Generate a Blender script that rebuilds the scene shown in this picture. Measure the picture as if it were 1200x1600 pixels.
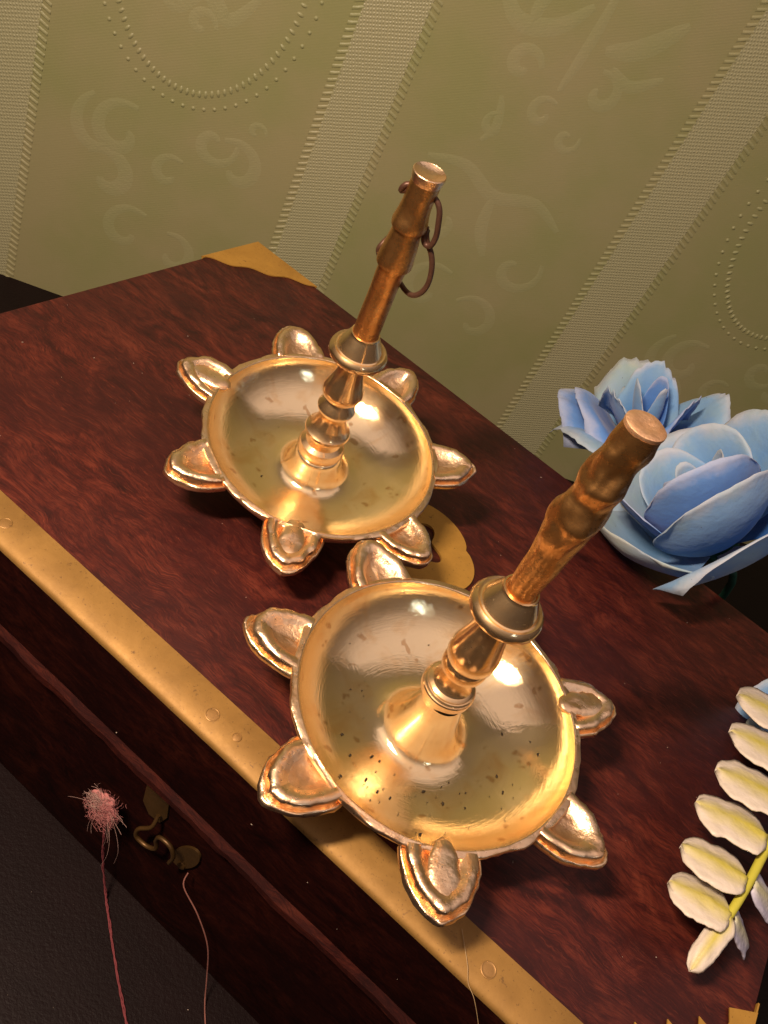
import bpy, bmesh, math, random
from mathutils import Vector, Matrix, noise
PI = math.pi
R = math.radians
random.seed(7)
S = bpy.context.scene
for o in list(bpy.data.objects):
    bpy.data.objects.remove(o)
S.unit_settings.scale_length = 0.01          # one unit is one centimetre
C = S.collection

# ------------------------------------------------------------------ camera
cam = bpy.data.cameras.new('camera')
co = bpy.data.objects.new('camera', cam)
C.objects.link(co)
CAM = Vector((20.8967, -33.3461, 20.0))
RX = Vector((0.75880564, 0.52638577, 0.38357794))
DN = Vector((0.61900273, -0.3996314, -0.67611417))
FW = Vector((-0.20260709, 0.75047503, -0.62907678))
M = Matrix((RX, -DN, -FW)).transposed().to_4x4()
M.translation = CAM
co.matrix_world = M
cam.sensor_fit = 'HORIZONTAL'
cam.sensor_width = 36
cam.lens = 1379.5 / 1200 * 36
cam.clip_start = 0.5
cam.clip_end = 2000
cam.dof.use_dof = True
cam.dof.focus_distance = 22.6
cam.dof.aperture_fstop = 10.5
S.camera = co

# ------------------------------------------------------------------ ambient light of the room
W = bpy.data.worlds.new('World')
S.world = W
W.use_nodes = True
wn = W.node_tree.nodes
wl = W.node_tree.links
bg = wn['Background']
tc = wn.new('ShaderNodeTexCoord')
sp = wn.new('ShaderNodeSeparateXYZ')
rp = wn.new('ShaderNodeValToRGB')
wl.new(tc.outputs['Generated'], sp.inputs[0])
mr = wn.new('ShaderNodeMapRange')
mr.inputs['From Min'].default_value = -1
mr.inputs['From Max'].default_value = 1
wl.new(sp.outputs['Z'], mr.inputs['Value'])
wl.new(mr.outputs[0], rp.inputs[0])
rp.color_ramp.elements[0].position = 0.45
rp.color_ramp.elements[0].color = (0.07, 0.047, 0.036, 1)
rp.color_ramp.elements[1].position = 0.92
rp.color_ramp.elements[1].color = (1.25, 0.94, 0.87, 1)
e_ = rp.color_ramp.elements.new(0.70)
e_.color = (0.24, 0.17, 0.145, 1)
wl.new(rp.outputs[0], bg.inputs['Color'])
bg.inputs['Strength'].default_value = 0.56


def area(name, loc, target, sx, sy, power, col, roll=0):
    l = bpy.data.lights.new(name, 'AREA')
    l.shape = 'RECTANGLE'
    l.size, l.size_y = sx, sy
    l.energy = power
    l.color = col
    o = bpy.data.objects.new(name, l)
    C.objects.link(o)
    d = (Vector(target) - Vector(loc)).normalized()
    q = d.to_track_quat('-Z', 'Y')
    o.rotation_euler = (q.to_matrix() @ Matrix.Rotation(roll, 3, 'Z')).to_euler()
    o.location = loc
    return o


KT = Vector((18, -12, 0))
area('warm_lamp', (5.8, -41.5, 37), KT, 8.5, 2.6, 37500, (1.0, 0.77, 0.56), R(70))
FD = Vector((0.88, -0.50, 0.50)).normalized()
area('window_light', KT + FD * 160, KT, 10, 9, 6000, (0.72, 0.88, 1.0), 0)

S.view_settings.view_transform = 'Standard'
S.view_settings.look = 'None'
S.view_settings.exposure = 0.0
S.view_settings.gamma = 1.0
S.render.engine = 'CYCLES'
S.cycles.max_bounces = 8


# ------------------------------------------------------------------ materials
class NT:
    def __init__(s, name):
        m = bpy.data.materials.new(name)
        m.use_nodes = True
        s.m = m
        s.n = m.node_tree.nodes
        s.l = m.node_tree.links
        s.b = s.n['Principled BSDF']
        s.tc = s.n.new('ShaderNodeTexCoord')
        s.co = s.tc.outputs['Object']

    def val(s, sock, v):
        if hasattr(v, 'is_output') or isinstance(v, bpy.types.NodeSocket):
            s.l.new(v, sock)
        else:
            sock.default_value = v

    def map(s, scale=(1, 1, 1), rot=(0, 0, 0), src=None):
        n = s.n.new('ShaderNodeMapping')
        n.inputs['Scale'].default_value = scale
        n.inputs['Rotation'].default_value = rot
        s.l.new(src or s.co, n.inputs[0])
        return n.outputs[0]

    def noise(s, scale=5, detail=4, rough=.5, dist=0, vec=None):
        n = s.n.new('ShaderNodeTexNoise')
        n.inputs['Scale'].default_value = scale
        n.inputs['Detail'].default_value = detail
        n.inputs['Roughness'].default_value = rough
        n.inputs['Distortion'].default_value = dist
        s.l.new(vec or s.co, n.inputs['Vector'])
        return n.outputs['Fac']

    def ramp(s, fac, stops):
        n = s.n.new('ShaderNodeValToRGB')
        s.l.new(fac, n.inputs[0])
        e = n.color_ramp.elements
        while len(e) < len(stops):
            e.new(0.5)
        for i, (p, c) in enumerate(stops):
            e[i].position = p
            e[i].color = tuple(c) + (1,) if not isinstance(c, (int, float)) else (c, c, c, 1)
        return n.outputs[0]

    def mix(s, fac, a, b, mode='MIX'):
        n = s.n.new('ShaderNodeMix')
        n.data_type = 'RGBA'
        n.blend_type = mode
        for i, v in ((0, fac), (6, a), (7, b)):
            if isinstance(v, bpy.types.NodeSocket):
                s.l.new(v, n.inputs[i])
            else:
                n.inputs[i].default_value = v if i == 0 else tuple(v) + (1,)
        return n.outputs[2]

    def math(s, op, a, b=0):
        n = s.n.new('ShaderNodeMath')
        n.operation = op
        s.val(n.inputs[0], a)
        s.val(n.inputs[1], b)
        return n.outputs[0]

    def bump(s, h, strength=.3, dist=.05, prev=None):
        n = s.n.new('ShaderNodeBump')
        n.inputs['Strength'].default_value = strength
        n.inputs['Distance'].default_value = dist
        s.l.new(h, n.inputs['Height'])
        if prev is not None:
            s.l.new(prev, n.inputs['Normal'])
        s.l.new(n.outputs[0], s.b.inputs['Normal'])
        return n.outputs[0]

    def set(s, **k):
        names = dict(color='Base Color', rough='Roughness', metal='Metallic', spec='Specular IOR Level',
                     coat='Coat Weight', coat_rough='Coat Roughness', sub='Subsurface Weight', sheen='Sheen Weight',
                     aniso='Anisotropic')
        for q, v in k.items():
            if q == 'color' and not isinstance(v, bpy.types.NodeSocket):
                v = tuple(v) + (1,)
            s.val(s.b.inputs[names[q]], v)
        return s


def mat_bowl():
    t = NT('polished_brass')
    sx = t.n.new('ShaderNodeSeparateXYZ')
    t.l.new(t.co, sx.inputs[0])
    r2 = t.math('ADD', t.math('MULTIPLY', sx.outputs[0], sx.outputs[0]), t.math('MULTIPLY', sx.outputs[1], sx.outputs[1]))
    r = t.math('SQRT', r2)
    cb = t.n.new('ShaderNodeCombineXYZ')
    t.l.new(r, cb.inputs[0])
    t.l.new(t.math('MULTIPLY', sx.outputs[0], .10), cb.inputs[1])
    t.l.new(t.math('MULTIPLY', sx.outputs[1], .10), cb.inputs[2])
    rings = t.noise(16, 5, .7, 0, cb.outputs[0])
    st = t.noise(.9, 5, .6, .6)
    fine = t.noise(6, 4, .6)
    stain = t.ramp(st, [(.50, 0.0), (.72, 1.0)])
    col = t.mix(stain, (.96, .765, .46), (.88, .60, .29))
    blot = t.ramp(t.noise(2.1, 2, .5), [(.66, 0.0), (.71, .75)])
    col = t.mix(blot, col, (.62, .37, .16))
    t.set(color=col, metal=1.0)
    rg = t.math('ADD', t.math('MULTIPLY', stain, .06), t.math('MULTIPLY', fine, .06))
    t.set(rough=t.math('ADD', rg, t.math('MULTIPLY', rings, .07)))
    b1 = t.bump(rings, .22, .03)
    b2 = t.bump(st, .05, .25, b1)
    # a second, broader lobe: the haze of fine polishing scratches
    p2 = t.n.new('ShaderNodeBsdfPrincipled')
    t.l.new(col, p2.inputs['Base Color'])
    p2.inputs['Metallic'].default_value = 1.0
    t.l.new(t.math('ADD', .40, t.math('MULTIPLY', rings, .12)), p2.inputs['Roughness'])
    t.l.new(b2, p2.inputs['Normal'])
    mx = t.n.new('ShaderNodeMixShader')
    mx.inputs[0].default_value = .14
    t.l.new(t.b.outputs[0], mx.inputs[1])
    t.l.new(p2.outputs[0], mx.inputs[2])
    t.l.new(mx.outputs[0], t.n['Material Output'].inputs['Surface'])
    return t.m


def mat_cast(name, c1, c2, rough, bump, haze=0.0, pits=.27):
    t = NT(name)
    a = t.noise(1.6, 5, .6, .3)
    g = t.noise(22, 4, .65)
    f = t.noise(5, 5, .6)
    col = t.mix(t.ramp(a, [(.35, 0.0), (.65, 1.0)]), c1, c2)
    pit = t.ramp(t.noise(9, 3, .6), [(pits, 1.0), (pits + .05, 0.0)])
    col = t.mix(pit, col, (.09, .045, .02))
    t.set(color=col, metal=t.math('SUBTRACT', 1.0, t.math('MULTIPLY', pit, .6)))
    t.set(rough=t.math('ADD', rough, t.math('MULTIPLY', f, .22)))
    b = t.bump(f, bump, .08)
    b = t.bump(g, bump * .6, .03, b)
    if haze:
        p2 = t.n.new('ShaderNodeBsdfPrincipled')
        t.l.new(col, p2.inputs['Base Color'])
        p2.inputs['Metallic'].default_value = 1.0
        p2.inputs['Roughness'].default_value = .48
        t.l.new(b, p2.inputs['Normal'])
        mx = t.n.new('ShaderNodeMixShader')
        mx.inputs[0].default_value = haze
        t.l.new(t.b.outputs[0], mx.inputs[1])
        t.l.new(p2.outputs[0], mx.inputs[2])
        t.l.new(mx.outputs[0], t.n['Material Output'].inputs['Surface'])
    return t.m


def mat_wood(name, bright=1.0, spec=.25, rough=.42):
    t = NT(name)
    v = t.map((.16, .62, .6), (0, 0, R(8)))
    big = t.noise(.55, 3, .55, 1.8, v)
    fig = t.noise(1.25, 10, .70, 1.4, t.map((.34, .75, .7), (0, 0, R(-6))))
    v2 = t.map((1.1, 13, 13), (0, 0, R(6)))
    warp = t.noise(.42, 4, .55, .4)
    addv = t.n.new('ShaderNodeVectorMath')
    addv.operation = 'ADD'
    sc = t.n.new('ShaderNodeVectorMath')
    sc.operation = 'SCALE'
    sc.inputs['Scale'].default_value = 16.0
    cmb = t.n.new('ShaderNodeCombineXYZ')
    t.l.new(warp, cmb.inputs[1])
    t.l.new(cmb.outputs[0], sc.inputs[0])
    t.l.new(v2, addv.inputs[0])
    t.l.new(sc.outputs[0], addv.inputs[1])
    fib = t.noise(1.5, 6, .7, .5, addv.outputs[0])
    k = bright
    cloud = t.noise(.34, 6, .62, 1.2, t.map((.45, .8, .8), (0, 0, R(-20))))
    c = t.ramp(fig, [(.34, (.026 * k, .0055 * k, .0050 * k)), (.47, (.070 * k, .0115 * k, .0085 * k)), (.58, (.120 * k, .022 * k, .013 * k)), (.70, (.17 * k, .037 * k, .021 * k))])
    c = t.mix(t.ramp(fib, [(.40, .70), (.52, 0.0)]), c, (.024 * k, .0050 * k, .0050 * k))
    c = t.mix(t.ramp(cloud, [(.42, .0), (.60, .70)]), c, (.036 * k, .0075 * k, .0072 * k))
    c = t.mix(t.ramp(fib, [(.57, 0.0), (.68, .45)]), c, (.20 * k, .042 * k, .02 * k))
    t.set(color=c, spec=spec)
    t.set(rough=t.math('ADD', rough, t.math('MULTIPLY', t.noise(3, 5, .6), .2)))
    b = t.bump(fib, .12, .03)
    t.bump(t.noise(60, 3, .6), .06, .02, b)
    return t.m


def mat_oldbrass(name, c1, c2, dark, metal=.55, rough=.38):
    t = NT(name)
    a = t.noise(.5, 6, .62, .5)
    c = t.mix(t.ramp(a, [(.36, 0.0), (.64, 1.0)]), c1, c2)
    sp_ = t.ramp(t.noise(3.3, 5, .7, .4), [(.30, 1.0), (.37, 0.0)])
    c = t.mix(t.math('MULTIPLY', sp_, .75), c, dark)
    c = t.mix(t.ramp(t.noise(13, 3, .6), [(.30, .6), (.36, 0.0)]), c, dark)
    t.set(color=c, metal=metal)
    t.set(rough=t.math('ADD', rough, t.math('MULTIPLY', t.noise(7, 5, .7), .2)))
    b = t.bump(t.noise(1.1, 3, .5), .25, .12)
    t.bump(t.noise(26, 3, .6), .10, .02, b)
    return t.m


def mat_paper(name, c1, c2, bumpk, rough):
    t = NT(name)
    a = t.noise(.16, 4, .55)
    c = t.mix(t.ramp(a, [(.38, 0.0), (.62, 1.0)]), c1, c2)
    g = t.noise(7, 4, .6)
    v = t.map((1, 1, 1), (0, R(28), 0))
    w = t.n.new('ShaderNodeTexWave')
    w.wave_type = 'BANDS'
    w.bands_direction = 'Z'
    w.inputs['Scale'].default_value = 2.6
    w.inputs['Distortion'].default_value = .7
    w.inputs['Detail'].default_value = 2
    t.l.new(v, w.inputs['Vector'])
    t.set(color=c, rough=rough, spec=.35)
    b = t.bump(w.outputs['Fac'], .05, .04)
    t.bump(g, bumpk, .06, b)
    return t.m


def mat_weave():
    t = NT('embossed_stripe_paper')
    v = t.map((1, 1, 1), (0, R(20), 0))
    n1 = t.n.new('ShaderNodeTexWave')
    n1.bands_direction = 'Z'
    n1.inputs['Scale'].default_value = 1.9
    n1.inputs['Distortion'].default_value = 2.2
    n1.inputs['Detail'].default_value = 3
    n1.inputs['Detail Scale'].default_value = 2.5
    t.l.new(v, n1.inputs['Vector'])
    n2 = t.n.new('ShaderNodeTexWave')
    n2.bands_direction = 'X'
    n2.inputs['Scale'].default_value = 2.1
    n2.inputs['Distortion'].default_value = 2.5
    n2.inputs['Detail'].default_value = 3
    t.l.new(v, n2.inputs['Vector'])
    h = t.math('MULTIPLY', n1.outputs['Fac'], n2.outputs['Fac'])
    c = t.mix(t.noise(.2, 4, .5), (.31, .305, .175), (.345, .32, .195))
    t.set(color=c, rough=.38, spec=.5)
    b = t.bump(h, .45, .06)
    t.bump(t.noise(6, 5, .7), .40, .04, b)
    return t.m


def mat_petal(name, base, mid, tip, edge, mottled=None):
    t = NT(name)
    uv = t.tc.outputs['UV']
    s_ = t.n.new('ShaderNodeSeparateXYZ')
    t.l.new(uv, s_.inputs[0])
    n = t.noise(.8, 4, .6)
    vv = t.math('ADD', s_.outputs[1], t.math('MULTIPLY', t.math('SUBTRACT', n, .5), .30))
    c = t.ramp(vv, [(.1, base), (.5, mid), (.86, tip), (.985, edge)])
    if mottled:
        c = t.mix(t.ramp(t.noise(.55, 4, .6), [(.46, 0.0), (.66, .45)]), c, mottled)
    sp_ = t.ramp(t.noise(4.2, 2, .5), [(.20, .8), (.235, 0.0)])
    c = t.mix(sp_, c, (.10, .12, .16))
    t.set(color=c, rough=.75, spec=.15, sub=.0, sheen=.25)
    tr = t.n.new('ShaderNodeBsdfTranslucent')
    t.l.new(c, tr.inputs['Color'])
    mx = t.n.new('ShaderNodeMixShader')
    mx.inputs[0].default_value = .25
    out = t.n['Material Output']
    t.l.new(t.b.outputs[0], mx.inputs[1])
    t.l.new(tr.outputs[0], mx.inputs[2])
    t.l.new(mx.outputs[0], out.inputs['Surface'])
    b = t.bump(t.noise(1.6, 4, .55), .25, .2)
    t.bump(t.noise(45, 3, .6), .10, .02, b)
    return t.m


def mat_leaf(name, mid, edge):
    t = NT(name)
    uv = t.tc.outputs['UV']
    s_ = t.n.new('ShaderNodeSeparateXYZ')
    t.l.new(uv, s_.inputs[0])
    d = t.math('ADD', t.math('ABSOLUTE', t.math('SUBTRACT', s_.outputs[0], .5)), t.math('MULTIPLY', s_.outputs[1], .14))
    d = t.math('ADD', d, t.math('MULTIPLY', t.math('SUBTRACT', t.noise(2.2, 4, .6), .5), .22))
    c = t.ramp(d, [(.06, mid), (.24, [(a + b) / 2 for a, b in zip(mid, edge)]), (.40, edge)])
    t.set(color=c, rough=.45, spec=.35)
    t.bump(t.noise(3.2, 3, .5), .3, .15)
    return t.m


def mat_plain(name, col, rough=.6, spec=.2, var=.3, metal=0):
    t = NT(name)
    c = t.mix(t.noise(4, 4, .6), [x * (1 - var) for x in col], [min(1, x * (1 + var)) for x in col])
    t.set(color=c, rough=rough, spec=spec, metal=metal)
    t.bump(t.noise(18, 3, .6), .15, .03)
    return t.m


def mat_table():
    t = NT('dark_table_finish')
    c = t.mix(t.noise(1.2, 5, .6, 0, t.map((.3, 1, 1))), (.0045, .0020, .0021), (.0095, .0042, .0044))
    t.set(color=c, rough=.48, spec=.13)
    b = t.bump(t.noise(9, 4, .6), .35, .05)
    t.bump(t.noise(34, 3, .6), .2, .02, b)
    return t.m


BRASS = mat_bowl()
CAST = mat_cast('cast_brass', (.96, .73, .48), (.90, .59, .34), .19, .30)
BASIN = mat_cast('sooty_cast_brass', (.80, .56, .34), (.58, .37, .22), .30, .45)
ROD = mat_cast('tarnished_rod_brass', (.70, .38, .14), (.61, .31, .105), .17, .14, .40, .18)
TURN = mat_cast('turned_brass', (.94, .69, .39), (.88, .58, .29), .06, .05, .22)
RESID = mat_cast('burnt_oil_residue', (.42, .27, .18), (.28, .155, .10), .42, .5)
TIP = mat_cast('rough_sawn_brass', (.95, .62, .38), (.85, .50, .28), .42, .4)
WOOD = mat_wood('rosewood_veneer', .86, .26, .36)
WOOD_SHADED = mat_wood('rosewood_front_shaded', .17, .05, .55)  # same rosewood with the shade of the chest front put into its colour
WORN = mat_wood('worn_edge_wood', .42, .12, .55)
TRIM = mat_oldbrass('aged_brass_strip', (.33, .18, .046), (.245, .13, .032), (.10, .05, .02), .40, .50)
PLATE = mat_oldbrass('aged_brass_plate', (.50, .27, .05), (.40, .21, .038), (.09, .045, .018), .35, .45)
HASPM = mat_oldbrass('dull_latch_brass', (.10, .052, .015), (.06, .032, .010), (.05, .025, .01), .6, .33)
RIVET = mat_oldbrass('rivet_brass', (.33, .18, .06), (.26, .14, .04), (.09, .045, .02), .5, .4)
PAPER = mat_paper('sage_wallpaper', (.240, .240, .106), (.276, .250, .130), .12, .45)
RELIEF = mat_paper('embossed_wallpaper_relief', (.258, .262, .124), (.292, .270, .146), .30, .42)
WEAVE = mat_weave()
TABLE = mat_table()
WIRE = mat_plain('rusty_wire', (.085, .040, .026), .42, .4, .4, .35)
PB = mat_petal('blue_petal', (.015, .10, .36), (.07, .23, .66), (.17, .37, .80), (.46, .54, .78))
PB2 = mat_petal('pale_blue_petal', (.025, .15, .44), (.14, .36, .72), (.28, .49, .78), (.56, .62, .74), (.36, .54, .62))
PG = mat_petal('greenish_white_petal', (.08, .26, .54), (.26, .45, .70), (.42, .56, .58), (.58, .62, .56), (.36, .48, .76))
LEAF = mat_leaf('cream_leaflet', (.50, .43, .085), (.63, .55, .47))
LEAFB = mat_leaf('lavender_leaflet', (.46, .44, .28), (.46, .44, .55))
STEMG = mat_plain('lime_stem', (.46, .42, .05), .5, .3, .15)
GREEN = mat_plain('dark_green_calyx', (.008, .045, .030), .6, .2, .3)
FLUFF = mat_plain('pink_wool', (.42, .16, .155), .9, .05, .3)
FLUFFW = mat_plain('whitish_wool', (.40, .25, .22), .9, .05, .2)
THREAD = mat_plain('red_thread', (.16, .04, .045), .9, .05, .4)
DUST = mat_plain('pale_dust', (.34, .27, .22), .9, .05, .2)
SOOT = mat_plain('black_soot', (.02, .014, .008), .7, .2, .3)


# ------------------------------------------------------------------ mesh helpers
def obj(name, bm, m, parent=None, sharp=None):
    me = bpy.data.meshes.new(name)
    bmesh.ops.recalc_face_normals(bm, faces=bm.faces)
    bm.to_mesh(me)
    bm.free()
    for p in me.polygons:
        p.use_smooth = True
    if sharp is not None:
        me.set_sharp_from_angle(angle=R(sharp))
    me.materials.append(m)
    o = bpy.data.objects.new(name, me)
    C.objects.link(o)
    if parent is not None:
        o.parent = parent
    return o


def thing(name, label, cat, loc=(0, 0, 0), group=None):
    o = bpy.data.objects.new(name, None)
    o.empty_display_size = .5
    C.objects.link(o)
    o.location = loc
    o['label'] = label
    o['category'] = cat
    if group:
        o['group'] = group
    return o


def nz(p, f=1.0, seed=0.0):
    return noise.noise(Vector((p[0] * f + seed, p[1] * f - seed * .7, p[2] * f + seed * 1.3)))


def lathe(bm, prof, n=64, off=(0, 0), jit=0, f=1.0, seed=0, cap=True):
    rings = []
    for (r, z) in prof:
        ring = []
        for i in range(n):
            a = 2 * PI * i / n
            d = 1.0
            p = (r * math.cos(a), r * math.sin(a), z)
            if jit:
                q = jit * nz(p, f, seed)
                p = (p[0] + math.cos(a) * q, p[1] + math.sin(a) * q, p[2] + q * .3)
            ring.append(bm.verts.new((p[0] + off[0], p[1] + off[1], p[2])))
        rings.append(ring)
    for a, b in zip(rings, rings[1:]):
        for i in range(n):
            j = (i + 1) % n
            bm.faces.new((a[i], a[j], b[j], b[i]))
    if cap:
        bm.faces.new(rings[0][::-1])
        bm.faces.new(rings[-1])
    return rings


def smooth_prof(pts, k=4):
    out = []
    n = len(pts)
    for i in range(n - 1):
        p0 = pts[max(i - 1, 0)]
        p1, p2 = pts[i], pts[i + 1]
        p3 = pts[min(i + 2, n - 1)]
        for s in range(k):
            t = s / k
            out.append(tuple(.5 * ((2 * p1[j]) + (-p0[j] + p2[j]) * t + (2 * p0[j] - 5 * p1[j] + 4 * p2[j] - p3[j]) * t * t
                                   + (-p0[j] + 3 * p1[j] - 3 * p2[j] + p3[j]) * t ** 3) for j in range(len(p1))))
    out.append(tuple(pts[-1]))
    return out


def tube(bm, pts, r, n=8, k=4, taper=None):
    pts = [Vector(p) for p in smooth_prof([tuple(p) for p in pts], k)]
    m = len(pts)
    ref = Vector((.3, .5, .8))
    rings = []
    for i, p in enumerate(pts):
        t = (pts[min(i + 1, m - 1)] - pts[max(i - 1, 0)]).normalized()
        u = (ref - t * ref.dot(t)).normalized()
        ref = u
        w = t.cross(u)
        rr = r * (taper(i / (m - 1)) if taper else 1)
        rings.append([bm.verts.new(p + (u * math.cos(2 * PI * j / n) + w * math.sin(2 * PI * j / n)) * rr) for j in range(n)])
    for a, b in zip(rings, rings[1:]):
        for i in range(n):
            j = (i + 1) % n
            bm.faces.new((a[i], a[j], b[j], b[i]))
    bm.faces.new(rings[0][::-1])
    bm.faces.new(rings[-1])


def grid(bm, fn, nu, nv, uv=None):
    vs = [[bm.verts.new(fn(i / nu, j / nv)) for j in range(nv + 1)] for i in range(nu + 1)]
    lay = bm.loops.layers.uv.verify()
    for i in range(nu):
        for j in range(nv):
            f = bm.faces.new((vs[i][j], vs[i + 1][j], vs[i + 1][j + 1], vs[i][j + 1]))
            for lp, (a, b) in zip(f.loops, ((i, j), (i + 1, j), (i + 1, j + 1), (i, j + 1))):
                lp[lay].uv = (a / nu, b / nv)
    return vs


def prism(bm, poly, z0, z1, bevel=0):
    b = [bm.verts.new((x, y, z0)) for x, y in poly]
    t = [bm.verts.new((x, y, z1)) for x, y in poly]
    n = len(poly)
    bm.faces.new(b[::-1])
    bm.faces.new(t)
    for i in range(n):
        j = (i + 1) % n
        bm.faces.new((b[i], b[j], t[j], t[i]))


def box(bm, x0, x1, y0, y1, z0, z1):
    prism(bm, [(x0, y0), (x1, y0), (x1, y1), (x0, y1)], z0, z1)


def bevel_all(bm, w, seg=2):
    bmesh.ops.bevel(bm, geom=list(bm.edges), offset=w, segments=seg, affect='EDGES', profile=.6)


def solid(o, th, off=0):
    m = o.modifiers.new('thickness', 'SOLIDIFY')
    m.thickness = th
    m.offset = off


# ------------------------------------------------------------------ setting: table and papered wall
TZ = -10.6
bm = bmesh.new()
box(bm, -90, 110, -75, 100, TZ - 3, TZ)
t_ = obj('table', bm, TABLE, None, 30)
t_['label'] = 'dark brown table surface under the wooden chest'
t_['category'] = 'table'

WD = Vector((math.cos(R(32.4)), math.sin(R(32.4)), 0))
WNRM = Vector((WD.y, -WD.x, 0))
W0 = Vector((-11.2966, -0.2080, 0))
wm = Matrix((WD, -WNRM, Vector((0, 0, 1)))).transposed().to_4x4()      # local x along the wall, y into it, z up
wm.translation = W0
bm = bmesh.new()
box(bm, -75, 130, 0, 3, -30, 95)
wall = obj('wall', bm, PAPER, None, 30)
wall.matrix_world = wm
wall['kind'] = 'structure'
wall['label'] = 'sage green wallpapered wall with embossed stripes and ovals'

ZB, ZT = -13, 26
STR = [(-6.3, -2.5), (10.3, 14.03), (27.08, 30.86)]
for (a0, a1) in STR:
    bm = bmesh.new()
    box(bm, a0 + .42, a1 - .42, -.03, .01, -25, 60)
    obj('embossed_stripe', bm, WEAVE, wall, 30)
    bm = bmesh.new()
    z = ZB
    while z < ZT:
        for (e0, e1, s) in ((a0, a0 + .5, 1), (a1 - .5, a1, -1)):
            # each stitch a small slanted raised bar
            sl = .22 * s + random.uniform(-.03, .03)
            hh = .075
            n = 5
            top = []
            for i in range(n + 1):
                u = i / n
                x = e0 + (e1 - e0) * u
                zz = z + sl * (u - .5)
                lift = -.085 * (.35 + .65 * math.sin(PI * (.12 + .76 * u)))
                top.append((bm.verts.new((x, .004, zz - hh * 1.3)), bm.verts.new((x, lift, zz)), bm.verts.new((x, .004, zz + hh * 1.3))))
            for p, q in zip(top, top[1:]):
                bm.faces.new((p[0], q[0], q[1], p[1]))
                bm.faces.new((p[1], q[1], q[2], p[2]))
        z += .335
    o = obj('stitch_border', bm, RELIEF, wall)
    o['kind'] = 'stuff'


def bead(bm, x, z, r, h=.07, el=1.0, ang=0):
    n = 8
    c = bm.verts.new((x, -h, z))
    rings = []
    for rr, hh in ((.55, .8), (1.0, -.05)):
        ring = []
        for i in range(n):
            a = 2 * PI * i / n
            dx, dz = r * rr * math.cos(a) * el, r * rr * math.sin(a)
            ring.append(bm.verts.new((x + dx * math.cos(ang) - dz * math.sin(ang), -h * hh, z + dx * math.sin(ang) + dz * math.cos(ang))))
        rings.append(ring)
    for i in range(n):
        j = (i + 1) % n
        bm.faces.new((c, rings[0][i], rings[0][j]))
        bm.faces.new((rings[0][i], rings[1][i], rings[1][j], rings[0][j]))


for cx in (3.9, 37.5):
    bm = bmesh.new()
    for (ra, rb, n, el, r) in ((4.35, 6.2, 92, 1.9, .10), (5.05, 6.9, 62, 1.0, .11)):
        for i in range(n):
            a = 2 * PI * i / n
            x, z = cx + ra * math.cos(a), 9.3 + rb * math.sin(a)
            ang = math.atan2(rb * math.sin(a), ra * math.cos(a))
            bead(bm, x, z, r, .06, el, ang)
    o = obj('beaded_oval', bm, RELIEF, wall)
    o['kind'] = 'stuff'


def ribbon(bm, pts, w, h=.05):
    """a low raised band with a rounded section lying on the paper"""
    pts = smooth_prof(pts, 6)
    m = len(pts)
    rows = []
    for i, (x, z) in enumerate(pts):
        x0, z0 = pts[max(i - 1, 0)]
        x1, z1 = pts[min(i + 1, m - 1)]
        l = math.hypot(x1 - x0, z1 - z0) or 1
        nx, nz_ = -(z1 - z0) / l, (x1 - x0) / l
        ww = w * (.25 + .75 * math.sin(PI * (.05 + .9 * i / (m - 1))))
        rows.append([bm.verts.new((x + nx * ww * s, -hh, z + nz_ * ww * s)) for s, hh in ((-1, -.004), (-.6, h * .8), (0, h), (.6, h * .8), (1, -.004))])
    for a, b in zip(rows, rows[1:]):
        for i in range(4):
            bm.faces.new((a[i], a[i + 1], b[i + 1], b[i]))


def curl(cx, cz, r, a0, turns, flip=1):
    n = 9
    return [(cx + flip * r * (1 - .8 * i / n) * math.cos(a0 + turns * 2 * PI * i / n), cz + r * (1 - .8 * i / n) * math.sin(a0 + turns * 2 * PI * i / n)) for i in range(n + 1)]


SCROLLS = []
for cx in (3.9, 37.5):
    SCROLLS.append([(curl(cx - 2.3, -.1, 1.6, 1.2, .9), .30), (curl(cx - 2.6, -2.6, 1.5, 2.4, -.8), .34), (curl(cx - 3.0, -.6, 2.1, 2.0, .45), .28),
                    (curl(cx + 2.2, 1.2, 1.2, .3, -.9), .24), (curl(cx + 3.5, .4, 1.5, 2.2, -.75), .28), (curl(cx + .4, -1.2, 1.0, 1.0, .8), .22),
                    (curl(cx + 4.0, 2.6, .5, 0, .8), .14), (curl(cx - 1.0, -5.2, 1.5, 1.0, .8), .26), (curl(cx + 1.6, -5.6, 1.3, 2.0, -.8), .25),
                    ([(cx - 2.5, 8), (cx - 1.2, 6.6), (cx, 7.8), (cx + 1.3, 6.9), (cx + 2.4, 8.3)], .35),
                    ([(cx - 1.8, 10), (cx - .6, 8.7), (cx + .8, 9.6), (cx + 2.2, 9.0)], .4), (curl(cx + .2, 6.3, .7, 0, .9), .2)])
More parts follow.
